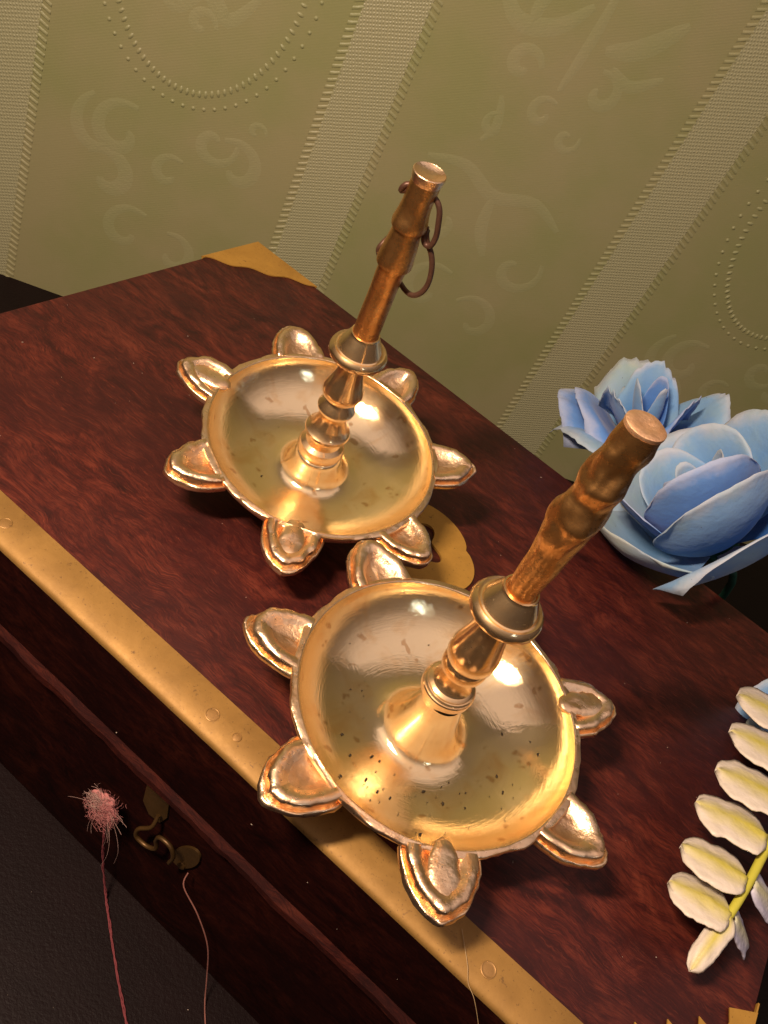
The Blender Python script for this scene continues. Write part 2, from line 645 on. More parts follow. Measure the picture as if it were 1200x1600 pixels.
for cx in (20.6,):
    SCROLLS.append([(curl(cx - 2.0, 10.6, .9, .2, .9), .26), (curl(cx + 2.0, 10.9, 1.0, 2.0, -.9), .24), (curl(cx - .1, 9.0, .8, 1.0, .9), .2),
                    ([(cx - 4.6, 13.6), (cx - 3.2, 12.2), (cx - 1.4, 12.6), (cx - .2, 14.0)], .35), ([(cx + .5, 15.5), (cx + .4, 12.6), (cx + .1, 10.2)], .22),
                    ([(cx - 1.5, 15.5), (cx - 2.4, 13.6), (cx - 2.5, 12.2)], .28), ([(cx + 4.2, 15.0), (cx + 2.7, 13.3), (cx + 1.2, 12.6)], .4),
                    ([(cx + 4.4, 12.6), (cx + 3.1, 11.7), (cx + 1.9, 12.1)], .25), (curl(cx + 1.6, 8.4, .7, .5, -.9), .18), (curl(cx - 2.0, 7.6, .6, 1.5, .9), .18),
                    ([(cx - 2.3, 9.0), (cx - 2.0, 8.2), (cx - 1.9, 7.4), (cx - 2.3, 6.7)], .2),
                    ([(cx - 4.4, 5.0), (cx - 2.4, 5.3), (cx - .4, 4.4), (cx + 1.8, 4.9), (cx + 3.6, 4.0)], .3), ([(cx - .4, 4.4), (cx - .2, 2.6), (cx + .6, 1.2)], .28),
                    (curl(cx - 2.4, 2.2, 1.6, 2.0, .8), .25), (curl(cx + 2.6, 1.2, 1.5, .6, -.8), .25), (curl(cx - 1.4, -1.8, 1.7, 1.0, .8), .25), (curl(cx + 1.8, -2.6, 1.6, 2.6, -.8), .25)])
for sc_ in SCROLLS:
    bm = bmesh.new()
    for pts, w in sc_:
        ribbon(bm, pts, w * 1.4, .008)
    o = obj('scroll_motif', bm, RELIEF, wall)
    o['kind'] = 'stuff'

# ------------------------------------------------------------------ the wooden chest
LX, FY = 31.86, -20.85
chest = thing('wooden_chest', 'dark reddish rosewood chest with brass front edge, under both lamps', 'chest', (LX / 2, FY / 2, TZ))
inv = Matrix.Translation(-Vector((LX / 2, FY / 2, TZ)))


def cpart(name, bm, m, parent=chest, sharp=35):
    if m is HASPM:
        bmesh.ops.transform(bm, matrix=Matrix.Translation((16.4, 0, -5.25)) @ Matrix.Diagonal((.88, 1, .88, 1)) @ Matrix.Translation((-16.3, 0, 5.0)), verts=bm.verts)
    bmesh.ops.transform(bm, matrix=inv, verts=bm.verts)
    return obj(name, bm, m, parent, sharp)


# lid: flat top, front edge rebated for the brass strip
bm = bmesh.new()
prof = [(0, 0), (-19.78, 0), (-19.78, -.26), (-20.86, -.26), (-20.86, -3.42), (0, -3.42)]
for x0, x1 in ((0, LX),):
    a = [bm.verts.new((x0, y, z)) for y, z in prof]
    b = [bm.verts.new((x1, y, z)) for y, z in prof]
    n = len(prof)
    bm.faces.new(a)
    bm.faces.new(b[::-1])
    for i in range(n):
        j = (i + 1) % n
        bm.faces.new((a[i], b[i], b[j], a[j]))
bmesh.ops.recalc_face_normals(bm, faces=bm.faces)
bevel_all(bm, .07, 2)
lid = cpart('lid', bm, WOOD)
lid.data.materials.append(WOOD_SHADED)
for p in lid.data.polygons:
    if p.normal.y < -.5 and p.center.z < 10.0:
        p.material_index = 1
# worn moulding along the bottom of the lid
bm = bmesh.new()
box(bm, -.05, LX + .05, -21.12, -20.75, -3.66, -3.40)
bmesh.ops.subdivide_edges(bm, edges=[e for e in bm.edges if abs(e.verts[0].co.x - e.verts[1].co.x) > 5], cuts=90)
for v in bm.verts:
    q = nz(v.co, .9, 3) * .05 + nz(v.co, 3.1, 5) * .03
    v.co.z += q
    v.co.y += q * .7
cpart('worn_lip', bm, WORN, chest, 40)
bm = bmesh.new()
box(bm, .12, LX - .12, -20.72, -.12, TZ + .005, -3.42)
bevel_all(bm, .06, 2)
cpart('body', bm, WOOD_SHADED)
# brass strip: a rounded nosing along the front edge
bm = bmesh.new()
prof = [(-19.72, .035)]
for i in range(9):
    a = PI / 2 * i / 8
    prof.append((-20.02 - .92 * math.sin(a), -.24 + .28 * math.cos(a)))
prof += [(-20.94, -.31), (-20.84, -.31), (-20.80, -.24), (-19.72, -.02)]
NS = 120
rings = []
for k in range(NS + 1):
    x = -.04 + (LX + .08) * k / NS
    ring = []
    for (y, z) in prof:
        q = .018 * nz((x, y, z), .7, 9) + .012 * nz((x, y, z), 2.2, 4)
        ring.append(bm.verts.new((x, y - q, z + q)))
    rings.append(ring)
n = len(prof)
for a, b in zip(rings, rings[1:]):
    for i in range(n):
        j = (i + 1) % n
        bm.faces.new((a[i], a[j], b[j], b[i]))
bm.faces.new(rings[0])
bm.faces.new(rings[-1][::-1])
trim = cpart('edge_trim', bm, TRIM, chest, 50)
for (x, a, r) in ((7.94, 24, .19), (16.06, 24, .20), (16.95, 24, .13), (25.35, 24, .21), (30.4, 24, .2), (2.1, 24, .18)):
    bm = bmesh.new()
    lathe(bm, [(r, -.02), (r, .006), (r * .90, .014), (r * .82, .004), (r * .62, .010), (.01, .012)], 18)
    mtx = Matrix.Translation((x, -20.02 - .92 * math.sin(R(a)), -.24 + .28 * math.cos(R(a)))) @ Matrix.Rotation(math.atan2(math.sin(R(a)) / .92, math.cos(R(a)) / .28), 4, 'X')
    bmesh.ops.transform(bm, matrix=mtx, verts=bm.verts)
    cpart('rivet', bm, RIVET, trim, 40)


def scallop(p0, p1, n, depth, inward, cusp):
    """points along p0-p1 with n bites; cusp True = round bites meeting in points"""
    out = []
    d = Vector(p1) - Vector(p0)
    for k in range(n):
        for i in range(9):
            u = i / 9
            s = math.sin(PI * u)
            s = s ** .6 if cusp else math.sin(2 * PI * u) * .5 + .3
            p = Vector(p0) + d * ((k + u) / n) + Vector(inward) * depth * s
            out.append((p.x, p.y))
    out.append(tuple(p1))
    return out


bm = bmesh.new()
poly = scallop((-.05, -3.9), (3.72, .05), 3, .22, (-.7, .7), False) + [(-.05, .05)]
prism(bm, poly, .004, .05)
box(bm, -.05, -.004, -3.85, .05, -3.0, .02)
box(bm, -.05, 3.7, .004, .05, -3.0, .02)
cpart('corner_plate', bm, PLATE, chest, 30)
bm = bmesh.new()
poly = [(31.91, -15.85), (31.91, -20.9), (26.8, -20.9)] + scallop((26.8, -20.9), (31.2, -16.5), 6, .36, (.7, -.7), True)[1:-1] + [(31.15, -16.35)]
prism(bm, poly, .045, .085)
box(bm, 31.865, 31.91, -20.9, -15.55, -3.2, .06)
cpart('corner_plate', bm, PLATE, chest, 30)
# brass back plate: rounded tongue seen between the two lamps
# latch: hasp plate, curled hook and its oval keeper
bm = bmesh.new()
pl = [(15.1, -4.0), (16.1, -3.9), (16.25, -4.6), (16.1, -5.2), (15.6, -5.3), (15.2, -4.9)]
prism(bm, pl, 0, .06)
mtx = Matrix(((1, 0, 0, 0), (0, 0, -1, -20.74), (0, 1, 0, 0), (0, 0, 0, 1)))
bmesh.ops.transform(bm, matrix=mtx, verts=bm.verts)
hasp = cpart('latch_plate', bm, HASPM, chest, 35)
bm = bmesh.new()
tube(bm, [(16.0, -20.95, -4.55), (16.05, -21.15, -5.0), (15.7, -21.25, -5.5), (15.75, -21.25, -6.0), (16.2, -21.2, -6.1), (16.55, -21.2, -5.75),
          (16.45, -21.25, -5.2), (16.55, -21.3, -4.75), (17.0, -21.3, -4.7), (17.25, -21.25, -5.2), (17.2, -21.2, -5.8)], .075, 8, 5)
cpart('hook', bm, HASPM, hasp, 60)
bm = bmesh.new()
kp = []
for i in range(28):
    a = 2 * PI * i / 28
    kp.append((17.5 + .42 * math.cos(a) + .22 * math.sin(a), -5.65 + .85 * math.sin(a)))
prism(bm, kp, 0, .08)
bmesh.ops.transform(bm, matrix=mtx, verts=bm.verts)
keep = cpart('keeper_plate', bm, HASPM, chest, 35)
bm = bmesh.new()
lathe(bm, [(.17, -.02), (.17, .05), (.1, .09), (.01, .1)], 14)
bmesh.ops.transform(bm, matrix=Matrix.Translation((17.5, -20.82, -6.2)) @ Matrix.Rotation(R(90), 4, 'X'), verts=bm.verts)
cpart('rivet', bm, HASPM, keep, 40)


# ------------------------------------------------------------------ the two brass oil lamps
def spout_mesh(seed, wig):
    rnd = random.Random(seed)
    bm = bmesh.new()
    xr, L, w = 3.86, 1.66, .95
    L *= 1 + rnd.uniform(-.03, .03)
    w *= 1 + rnd.uniform(-.06, .06)
    rg = rnd.uniform(.10, .17)
    bs = rnd.uniform(-.24, -.12)
    pf = rnd.uniform(.0, .06)
    specs = [(.55, .30, -1.0), (.80, .62, -.78), (.95, .90, -.50), (1.0, 1.0, -.36), (1.005, 1.0, -.25), (.985, .978, -.19), (.962, .955, -.18), (.94, .93, -.225), (.92, .91, -.27),
             (.905, .89, -.25), (.898, .88, -.10), (.885, .865, pf - .04), (.865, .845, pf), (.80, .76, pf + .035), (.715, .65, pf + .02), (.64, .56, pf - .05), (.56, .47, bs + .06), (.46, .37, bs), (.30, .24, bs - .03), (.15, .12, bs - .04)]
    n = 34
    rings = []
    for (sx, sy, z) in specs:
        ring = []
        for i in range(n + 1):
            th = -PI / 2 + PI * i / n
            c, s = math.cos(th), math.sin(th)
            x = xr + L * sx * abs(c) ** .92
            y = w * sy * (abs(s) ** 1.26) * (1 if s > 0 else -1)
            k = min(1, .30 + c * 1.6)
            zz = z * k if z > 0 else z
            zz += .05 * (x - xr)
            p = Vector((x, y, zz))
            q = .05 * nz(p, 2.0, seed) + .03 * nz(p, 5, seed + 3) + .012 * nz(p, 13, seed + 3)
            p += Vector((q, q * (1 if y > 0 else -1), q * .9))
            ring.append(bm.verts.new(p))
        rings.append(ring)
    for a, b in zip(rings, rings[1:]):
        for i in range(n):
            bm.faces.new((a[i], a[i + 1], b[i + 1], b[i]))
    bm.faces.new(rings[-1])
    bm.faces.new(rings[0][::-1])
    # root faces, inside the rim
    for a, b in zip(rings, rings[1:]):
        bm.faces.new((a[0], b[0], b[n], a[n]))
    return bm


def channel_mesh(seed, height, length=1.0, width=.36):
    bm = bmesh.new()
    nu, nv = 14, 18
    rows = []
    for i in range(nu + 1):
        u = -1 + 2 * i / nu
        row = []
        for j in range(nv):
            a = 2 * PI * j / nv
            e = math.sqrt(max(0, 1 - u * u)) ** .8
            x = 4.36 + .55 * length * u
            y = width * e * math.cos(a) * (1 + .10 * u)
            z = height * e * math.sin(a) - .04 - (.10 * max(0, u + .35) if height < .08 else 0)
            if math.sin(a) < 0:
                z = -.06 + .22 * e * math.sin(a)
            p = Vector((x, y, z))
            q = .04 * nz(p, 3, seed) + .03 * nz(p, 8, seed)
            row.append(bm.verts.new(p + Vector((q, q, q))))
        rows.append(row)
    for a, b in zip(rows, rows[1:]):
        for j in range(nv):
            k = (j + 1) % nv
            bm.faces.new((a[j], a[k], b[k], b[j]))
    bm.faces.new(rows[0][::-1])
    bm.faces.new(rows[-1])
    bmesh.ops.remove_doubles(bm, verts=bm.verts, dist=1e-4)
    return bm


H0 = 2.45        # rim height over the foot


def lamp(label, centre, axis, scale, first, seed, kind):
    ax = Vector(axis).normalized()
    base = Vector(centre) - ax * H0 * scale
    t = thing('brass_oil_lamp', label, 'oil lamp', base, 'brass lamps standing on the chest')
    xa = Vector((1, 0, 0))
    xa = (xa - ax * xa.dot(ax)).normalized()
    m = Matrix((xa, ax.cross(xa), ax)).transposed().to_4x4() @ Matrix.Scale(scale, 4)
    m.translation = base
    t.matrix_world = m
    up = Matrix.Translation((0, 0, H0))

    def part(name, bm, mt, parent=t, sharp=40, rot=0):
        bmesh.ops.transform(bm, matrix=up @ Matrix.Rotation(rot, 4, 'Z'), verts=bm.verts)
        return obj(name, bm, mt, parent, sharp)

    # bowl
    bm = bmesh.new()
    floor = [(3.83, -.03), (3.75, -.27), (3.57, -.56), (3.29, -.87), (2.92, -1.14), (2.47, -1.34), (1.98, -1.45)]
    if kind == 'front':
        floor += [(1.55, -1.48), (1.22, -1.42), (1.02, -1.25), (.86, -.95), (.73, -.58), (.62, -.15), (.53, .22)]
    else:
        floor += [(1.50, -1.48), (1.18, -1.42), (.99, -1.22), (.87, -.92), (.77, -.60), (.58, -.48)]
    inner = smooth_prof(floor, 5)
    outer = smooth_prof([(1.15, -1.84), (1.9, -1.73), (2.7, -1.42), (3.35, -1.0), (3.82, -.50), (4.01, -.18)], 4)
    rim = [(4.06, -.10), (4.055, -.03), (4.02, .0), (3.93, -.012), (3.88, .010), (3.845, .0)]
    n = 144
    rings = []
    for (r, z) in outer + rim + inner:
        ring = []
        edge = max(0, 1 - abs(r - 4.05) / .16) if z > -.3 else 0
        for i in range(n):
            a = 2 * PI * i / n
            p = (r * math.cos(a), r * math.sin(a), z)
            q = edge * (.09 * nz(p, 1.3, seed) + .04 * nz(p, 5, seed + 2) - .02)
            q2 = .012 * nz(p, .9, seed + 8)
            rr = r + q
            ring.append(bm.verts.new((rr * math.cos(a), rr * math.sin(a), z + q * .25 + q2)))
        rings.append(ring)
    for a, b in zip(rings, rings[1:]):
        for i in range(n):
            j = (i + 1) % n
            bm.faces.new((a[i], a[j], b[j], b[i]))
    bo = part('bowl', bm, BRASS, t, 50)
    bo.data.materials.append(CAST)
    nr = len(outer) + len(rim)
    for p in bo.data.polygons:
        if p.index // n < nr - 1:
            p.material_index = 1
    # foot under the bowl
    bm = bmesh.new()
    lathe(bm, [(1.75, -2.45), (1.78, -2.38), (1.7, -2.28), (1.3, -2.18), (.98, -2.08), (.9, -2.0), (1.0, -1.90), (1.2, -1.80)], 56)
    part('foot', bm, CAST, t)
    # turned column
    so = (-.10, -.02) if kind == 'front' else (-.02, .0)
    bm = bmesh.new()
    if kind == 'front':
        prof = [(.52, .15), (.49, .36), (.50, .44), (.66, .50), (.715, .56), (.72, .74), (.70, .78), (.68, .79), (.69, .83), (.66, .87), (.63, .88), (.63, .93), (.58, .97), (.54, .99), (.47, 1.10), (.42, 1.30), (.40, 1.44),
                (.50, 1.52), (.585, 1.64), (.60, 1.78), (.57, 1.94), (.52, 2.02), (.60, 2.06), (.645, 2.16), (.645, 2.42), (.60, 2.62), (.52, 2.95), (.44, 3.35), (.38, 3.68), (.36, 3.86)]
    else:
        prof = [(.70, -.56), (.76, -.50), (.80, -.40), (.80, -.28), (.74, -.12), (.60, .0), (.54, .16), (.52, .26), (.60, .33), (.74, .42), (.765, .50), (.74, .57), (.66, .64), (.55, .86), (.46, 1.10), (.40, 1.28), (.40, 1.34),
                (.50, 1.42), (.60, 1.52), (.62, 1.62), (.58, 1.72), (.47, 1.88), (.42, 1.98), (.50, 2.05), (.62, 2.20), (.655, 2.34), (.64, 2.44), (.54, 2.72), (.44, 3.08), (.38, 3.42), (.36, 3.62), (.37, 3.74)]
    lathe(bm, prof, 56, so)
    part('column', bm, TURN, t, 28)
    z0 = 3.84 if kind == 'front' else 3.70
    bm = bmesh.new()
    lathe(bm, [(.38, z0), (.60, z0 + .05), (.80, z0 + .12), (.90, z0 + .22), (.91, z0 + .32), (.87, z0 + .42), (.80, z0 + .49), (.74, z0 + .48), (.70, z0 + .50), (.66, z0 + .58), (.56, z0 + .80), (.47, z0 + .98),
               (.45, z0 + 1.02), (.44, z0 + 1.07), (.40, z0 + 1.08), (.37, z0 + 1.04)], 64, so)
    part('collar', bm, TURN, t, 28)
    # rough cast handle rod
    bm = bmesh.new()
    if kind == 'front':
        rp_ = [(.345, z0 + .95), (.36, 5.2), (.40, 5.9), (.45, 6.6), (.475, 7.0), (.51, 7.25), (.545, 7.5), (.48, 7.85), (.445, 8.1), (.51, 8.45), (.475, 8.7), (.43, 9.0), (.42, 9.35), (.41, 9.7), (.405, 9.95)]
        jit = .10
    else:
        rp_ = [(.385, z0 + .95), (.39, 5.2), (.385, 5.8), (.38, 6.4), (.385, 6.9), (.40, 7.2), (.405, 7.30), (.50, 7.34), (.505, 7.46), (.46, 7.9), (.41, 8.35), (.40, 8.50), (.48, 8.54), (.485, 8.64), (.425, 8.95), (.40, 9.2), (.40, 9.6), (.395, 9.86)]
        jit = .035
    pr = smooth_prof(rp_, 4) if kind == 'front' else rp_
    rings = []
    nn = 40
    pr = [p for a, b in zip(pr, pr[1:]) for p in ((a[0], a[1]), ((a[0] + b[0]) / 2, (a[1] + b[1]) / 2))] + [pr[-1]]
    for (r, z) in pr:
        ring = []
        env = min(1, max(0, (z - 5.4) / 1.5)) * min(1, max(.15, (9.9 - z) / .5))
        for i in range(nn):
            a = 2 * PI * i / nn
            p = (r * math.cos(a) * 2, r * math.sin(a) * 2, z)
            q = env * jit * (nz(p, 1.1, seed) + .4 * nz(p, 2.6, seed + 1))
            ring.append(bm.verts.new(((r + q) * math.cos(a) + so[0], (r + q) * math.sin(a) + so[1], z)))
        rings.append(ring)
    for a, b in zip(rings, rings[1:]):
        for i in range(nn):
            j = (i + 1) % nn
            bm.faces.new((a[i], a[j], b[j], b[i]))
    bm.faces.new(rings[0][::-1])
    bm.faces.new(rings[-1])
    rod = part('handle_rod', bm, ROD, t, 50)
    bm = bmesh.new()
    if kind == 'front':
        lathe(bm, [(.405, 9.93), (.42, 9.97), (.415, 10.03), (.38, 10.05), (.22, 10.05), (.12, 10.03), (.05, 10.02)], 36, so, .02, 3, 5)
    else:
        lathe(bm, [(.39, 9.84), (.42, 9.94), (.44, 10.06), (.445, 10.12), (.42, 10.14), (.40, 10.12), (.20, 10.07), (.05, 10.05)], 36, so)
    part('rod_tip', bm, TIP if kind == 'front' else CAST, rod, 35)
    # seven wick spouts
    hts = [.02, .0, .11, -.02, .09, .0, .03]
    for k in range(7):
        a = R(first + k * 51.43)
        sp_ = part('spout', spout_mesh(seed * 10 + k, 0), CAST, t, 70, a)
        sp_.data.materials.append(BASIN)
        for p in sp_.data.polygons:
            if 34 * 16 <= p.index < 34 * 19 + 1:
                p.material_index = 1
        hgt = hts[(k + seed) % 7]
        if hgt > .05:
            part('wick_channel', channel_mesh(seed + k, hgt + .02, 1.45, .40), CAST, sp_, 70, a)
    # soot grains lying in the oil film
    rnd = random.Random(seed)
    bm = bmesh.new()
    for i in range(75 if kind == 'front' else 8):
        a = rnd.uniform(0, 2 * PI) if rnd.random() < .25 else R(rnd.gauss(-50, 45))
        r = rnd.uniform(1.6, 3.2)
        z = floor[0][1]
        for (ra, za), (rb, zb) in zip(floor, floor[1:]):
            if rb <= r <= ra:
                z = za + (zb - za) * (ra - r) / (ra - rb)
        s = rnd.choice([.010, .012, .016, .016, .022, .034]) * (1.0 if kind == 'front' else .7)
        mtx = Matrix.Translation((r * math.cos(a), r * math.sin(a), z + .02)) @ Matrix.Rotation(rnd.uniform(0, 6), 4, 'Z') @ Matrix.Diagonal((s * rnd.uniform(.8, 2.2), s, s * .6, 1))
        bmesh.ops.create_icosphere(bm, subdivisions=1, radius=1, matrix=mtx)
    o = part('soot_grains', bm, SOOT, t, 60)
    o['kind'] = 'stuff'
    return t, part, rod


lampF, partF, rodF = lamp('nearer brass oil lamp with thick bare rod and soot specks in its seven-spouted bowl', (20.440, -17.107, 2.589), (-.0056, -.0858, .9963), 1.0145, -4.5, 3, 'front')
lampR, partR, rodR = lamp('farther brass oil lamp with rusty wire loops hanging from its rod', (12.100, -11.781, 2.696), (.0222, -.1613, .9866), .9837, -11.5, 5, 'rear')

# wire loops through the head of the farther lamp's rod, in its own frame
SD = Vector((0.911367, 0.408971, 0)).normalized()       # to the right seen from the front
VW = Vector((0.41, -0.898, 0)).normalized()             # to the front


def wv(s, h, f=0.0):
    p = SD * s + VW * f
    return (p.x, p.y, h)


bm = bmesh.new()
tube(bm, [wv(-.36, 9.50), wv(-.52, 9.35, -.05), wv(-.50, 9.52, .02), wv(-.38, 9.62), wv(0, 9.62), wv(.36, 9.56, .05), wv(.56, 9.36, .12), wv(.67, 9.0, .15), wv(.74, 8.66, .12), wv(.72, 8.36, .10), wv(.60, 8.26, .06), wv(.48, 8.36, .02), wv(.42, 8.7, -.05)], .078, 10, 5)
partR('wire_loop', bm, WIRE, lampR, 80)
bm = bmesh.new()
tube(bm, [wv(.46, 8.55, -.10), wv(.58, 8.30, -.05), wv(.80, 8.06, 0), wv(.97, 7.70, .05), wv(1.05, 7.22, .06), wv(.98, 6.85, .05), wv(.80, 6.62, 0), wv(.56, 6.53, -.2), wv(.2, 6.60, -.5), wv(-.25, 6.9, -.50), wv(-.50, 7.3, -.22), wv(-.50, 7.6, -.18), wv(-.2, 8.0, -.55), wv(.3, 8.3, -.52), wv(.5, 8.42, -.3)], .078, 10, 5)
partR('wire_loop', bm, WIRE, lampR, 80)

# inlaid brass medallion in the middle of the lid, pierced, mostly hidden by the lamps
bm = bmesh.new()
no = 64
ring_o, ring_i = [], []
for i in range(no):
    a = 2 * PI * i / no
    ro = 1.95 + .28 * abs(math.cos(2 * a)) ** .7
    ri = .95 + .25 * math.cos(4 * a)
    ring_o.append((16.0 + 1.12 * ro * math.cos(a), -9.75 + ro * math.sin(a)))
    ring_i.append((16.0 + ri * math.cos(a), -9.75 + ri * math.sin(a)))
lv = [[bm.verts.new((x, y, z)) for x, y in rg] for rg, z in ((ring_o, .004), (ring_o, .10), (ring_i, .10), (ring_i, .004))]
for a_, b_ in zip(lv, lv[1:] + lv[:1]):
    for i in range(no):
        j = (i + 1) % no
        bm.faces.new((a_[i], a_[j], b_[j], b_[i]))
cpart('medallion', bm, PLATE, chest, 35)


# ------------------------------------------------------------------ artificial roses
def petal(bm, phi0, W_, Rr, h, open_, curl_, rag=0.0, seed=0, base_r=.12, sag=.22, nu=22, nv=18, z0=0.0, full=.75):
    def fn(a, v):
        u = -1 + 2 * a
        shape = .45 + .55 * math.sin(PI / 2 * min(1, v * 1.35))
        shape *= 1 - .38 * max(0, (v - .4) / .6) ** 2.2
        ph = phi0 + u * W_ * shape
        rho = base_r + (Rr - base_r) * (math.sin(PI / 2 * min(1, v * 1.1))) ** full + open_ * v * v
        top = h * (1 - sag * abs(u) ** 2.4)
        z = z0 + top * v ** 1.12
        c = max(0, (v - .72) / .28)
        rho += curl_ * c * c
        z -= curl_ * .75 * c * c
        p = Vector((rho * math.cos(ph), rho * math.sin(ph), z))
        q = .10 * nz(p, .7, seed) * (.3 + v)
        rg = rag * v ** 6 * (nz((u * 9, seed, 0), 1, seed) + .6 * nz((u * 26, 0, seed), 1))
        return (p.x + math.cos(ph) * q, p.y + math.sin(ph) * q, p.z + rg + q * .6)
    grid(bm, fn, nu, nv)


def rose(label, loc, axis, roll, petals, scale, group='artificial blue roses', stem_to=None, sag=.22):
    t = thing('artificial_rose', label, 'rose', loc, group)
    ax = Vector(axis).normalized()
    xa = CAM0 - Vector(loc)
    xa = (xa - ax * xa.dot(ax)).normalized()
    m = Matrix((xa, ax.cross(xa), ax)).transposed().to_4x4() @ Matrix.Rotation(roll, 4, 'Z') @ Matrix.Scale(scale, 4)
    m.translation = Vector(loc)
    t.matrix_world = m
    for k, (phi, W_, Rr, h, op, cu, mt, rag) in enumerate(petals):
        bm = bmesh.new()
        petal(bm, R(phi), R(W_), Rr, h, op, cu, rag, k * 3.1 + scale, sag=.42 if Rr > 3.3 else sag, full=.42 if Rr > 3.3 else .75)
        o = obj('petal', bm, mt, t)
        solid(o, .03)
    bm = bmesh.new()
    lathe(bm, smooth_prof([(.12, -.9), (.5, -.5), (.8, -.1), (.55, .12)], 4), 18)
    obj('calyx', bm, GREEN, t, 60)
    if stem_to:
        e = m.inverted() @ Vector(stem_to)
        bm = bmesh.new()
        tube(bm, [(0, 0, -.6), (0, 0, -1.8), tuple(Vector((0, 0, -1.8)).lerp(e, .5)), tuple(e)], .16, 8)
        obj('flower_stem', bm, GREEN, t)
    return t


CAM0 = Vector((21, -33, 20))         # the side the flowers are turned to
CORE = [(0, 100, .45, 3.25, .0, 0, PB2, .05), (130, 95, .62, 3.3, .05, 0, PB, .05), (250, 95, .85, 3.35, .1, .0, PB2, .05)]
MID = [(20, 74, 1.25, 3.35, .2, .08, PB2, .06), (140, 72, 1.45, 3.3, .25, .1, PB, .06), (262, 72, 1.6, 3.2, .3, .12, PB2, .06)]
front_pet = [(200, 110, .5, 3.9, .1, 0, PB2, .03), (330, 100, .85, 3.95, .2, 0, PB, .03), (80, 95, 1.15, 4.0, .25, 0, PB2, .03), (215, 80, 1.55, 4.15, .35, .05, PB2, .04), (150, 70, 2.0, 4.3, .4, .10, PB2, .04), (235, 62, 2.2, 4.25, .45, .12, PG, .04),
             (8, 78, 2.25, 5.1, .35, .06, PB, .04), (-74, 40, 2.5, 4.3, .3, .05, PB, .04), (18, 72, 2.8, 4.25, .5, .10, PB2, .05), (122, 52, 3.0, 4.1, .9, .25, PB2, .05), (180, 60, 3.1, 3.7, .8, .3, PB2, .05),
             (22, 68, 4.1, 3.1, .45, .40, PB2, .07), (-72, 68, 3.8, 3.6, .30, -.08, PG, .05),  (-160, 52, 3.6, 2.7, 1.0, .4, PG, .07), (100, 50, 3.6, 2.6, 1.2, .5, PB, .07)]
rear_pet = CORE + [(30, 66, 1.3, 3.3, .35, .1, PB, .22), (150, 66, 1.5, 3.35, .4, .12, PB2, .24), (270, 66, 1.6, 3.2, .5, .15, PB2, .24),
                   (-30, 56, 2.0, 2.9, .9, .3, PB, .26), (70, 56, 2.0, 3.0, .9, .3, PB2, .26), (160, 54, 2.1, 2.8, 1.0, .35, PG, .26), (250, 56, 2.1, 2.7, 1.0, .35, PB, .26), (-75, 50, 2.4, 1.9, 1.5, .4, PB2, .2), (-120, 50, 2.4, 2.2, 1.3, .4, PB, .2)]
rose('large pale blue artificial rose lying on the chest edge right of the lamps', (24.75, -.45, 2.0), (-.77, -.19, .61), 0, front_pet, 1.0, stem_to=(28, 8, TZ + .2))
rose('frayed blue artificial rose standing behind the large rose', (19.7, 6.0, .3), (-.30, -.12, .95), R(40), rear_pet, 1.06, stem_to=(24, 9, TZ + .2), sag=.55)
rose('blue artificial rose cut by the right picture edge above the cream frond', (31.35, -5.6, .5), (-.75, -.45, .55), R(15), front_pet[3:], .55, stem_to=(36.5, -2, TZ + .2))

# ------------------------------------------------------------------ cream fern frond
frond = thing('fern_frond', 'cream and lime plastic fern frond resting on the chest corner', 'fern frond', (29.3, -17.2, 1.2))
fi = Matrix.Translation(-Vector((29.3, -17.2, 1.2)))


def leaflet(root, tip, width, seed, lift=.0, droop=.12):
    root, tip = Vector(root), Vector(tip)
    d = tip - root
    L = d.length
    d = d / L
    side = Vector((0, 0, 1)).cross(d).normalized()
    side = (side + Vector((0, 0, .25))).normalized()
    up = d.cross(side)
    if up.z < 0:
        up = -up
    bm = bmesh.new()

    def fn(a, v):
        u = -1 + 2 * a
        prof = min(1, (v + .04) / .2) ** .5 * (1 if v < .62 else math.sqrt(max(0, 1 - ((v - .62) / .38) ** 2)))
        ww = width * prof * (1 + .16 * nz((v * 7, (u > 0) * 3.0, seed), 1, seed))
        p = root + d * (L * (v + .03 * nz((u * 2, v, seed), 2, seed) * v)) + side * (u * ww)
        hgt = .10 * (1 - u * u) - droop * L * v * v + .05 * nz((u * 3, v * 4, seed), 1, seed) + .05 * (1 - abs(u)) ** 3
        p += up * (hgt + lift)
        return p
    grid(bm, fn, 12, 16)
    bmesh.ops.transform(bm, matrix=fi, verts=bm.verts)
    return bm


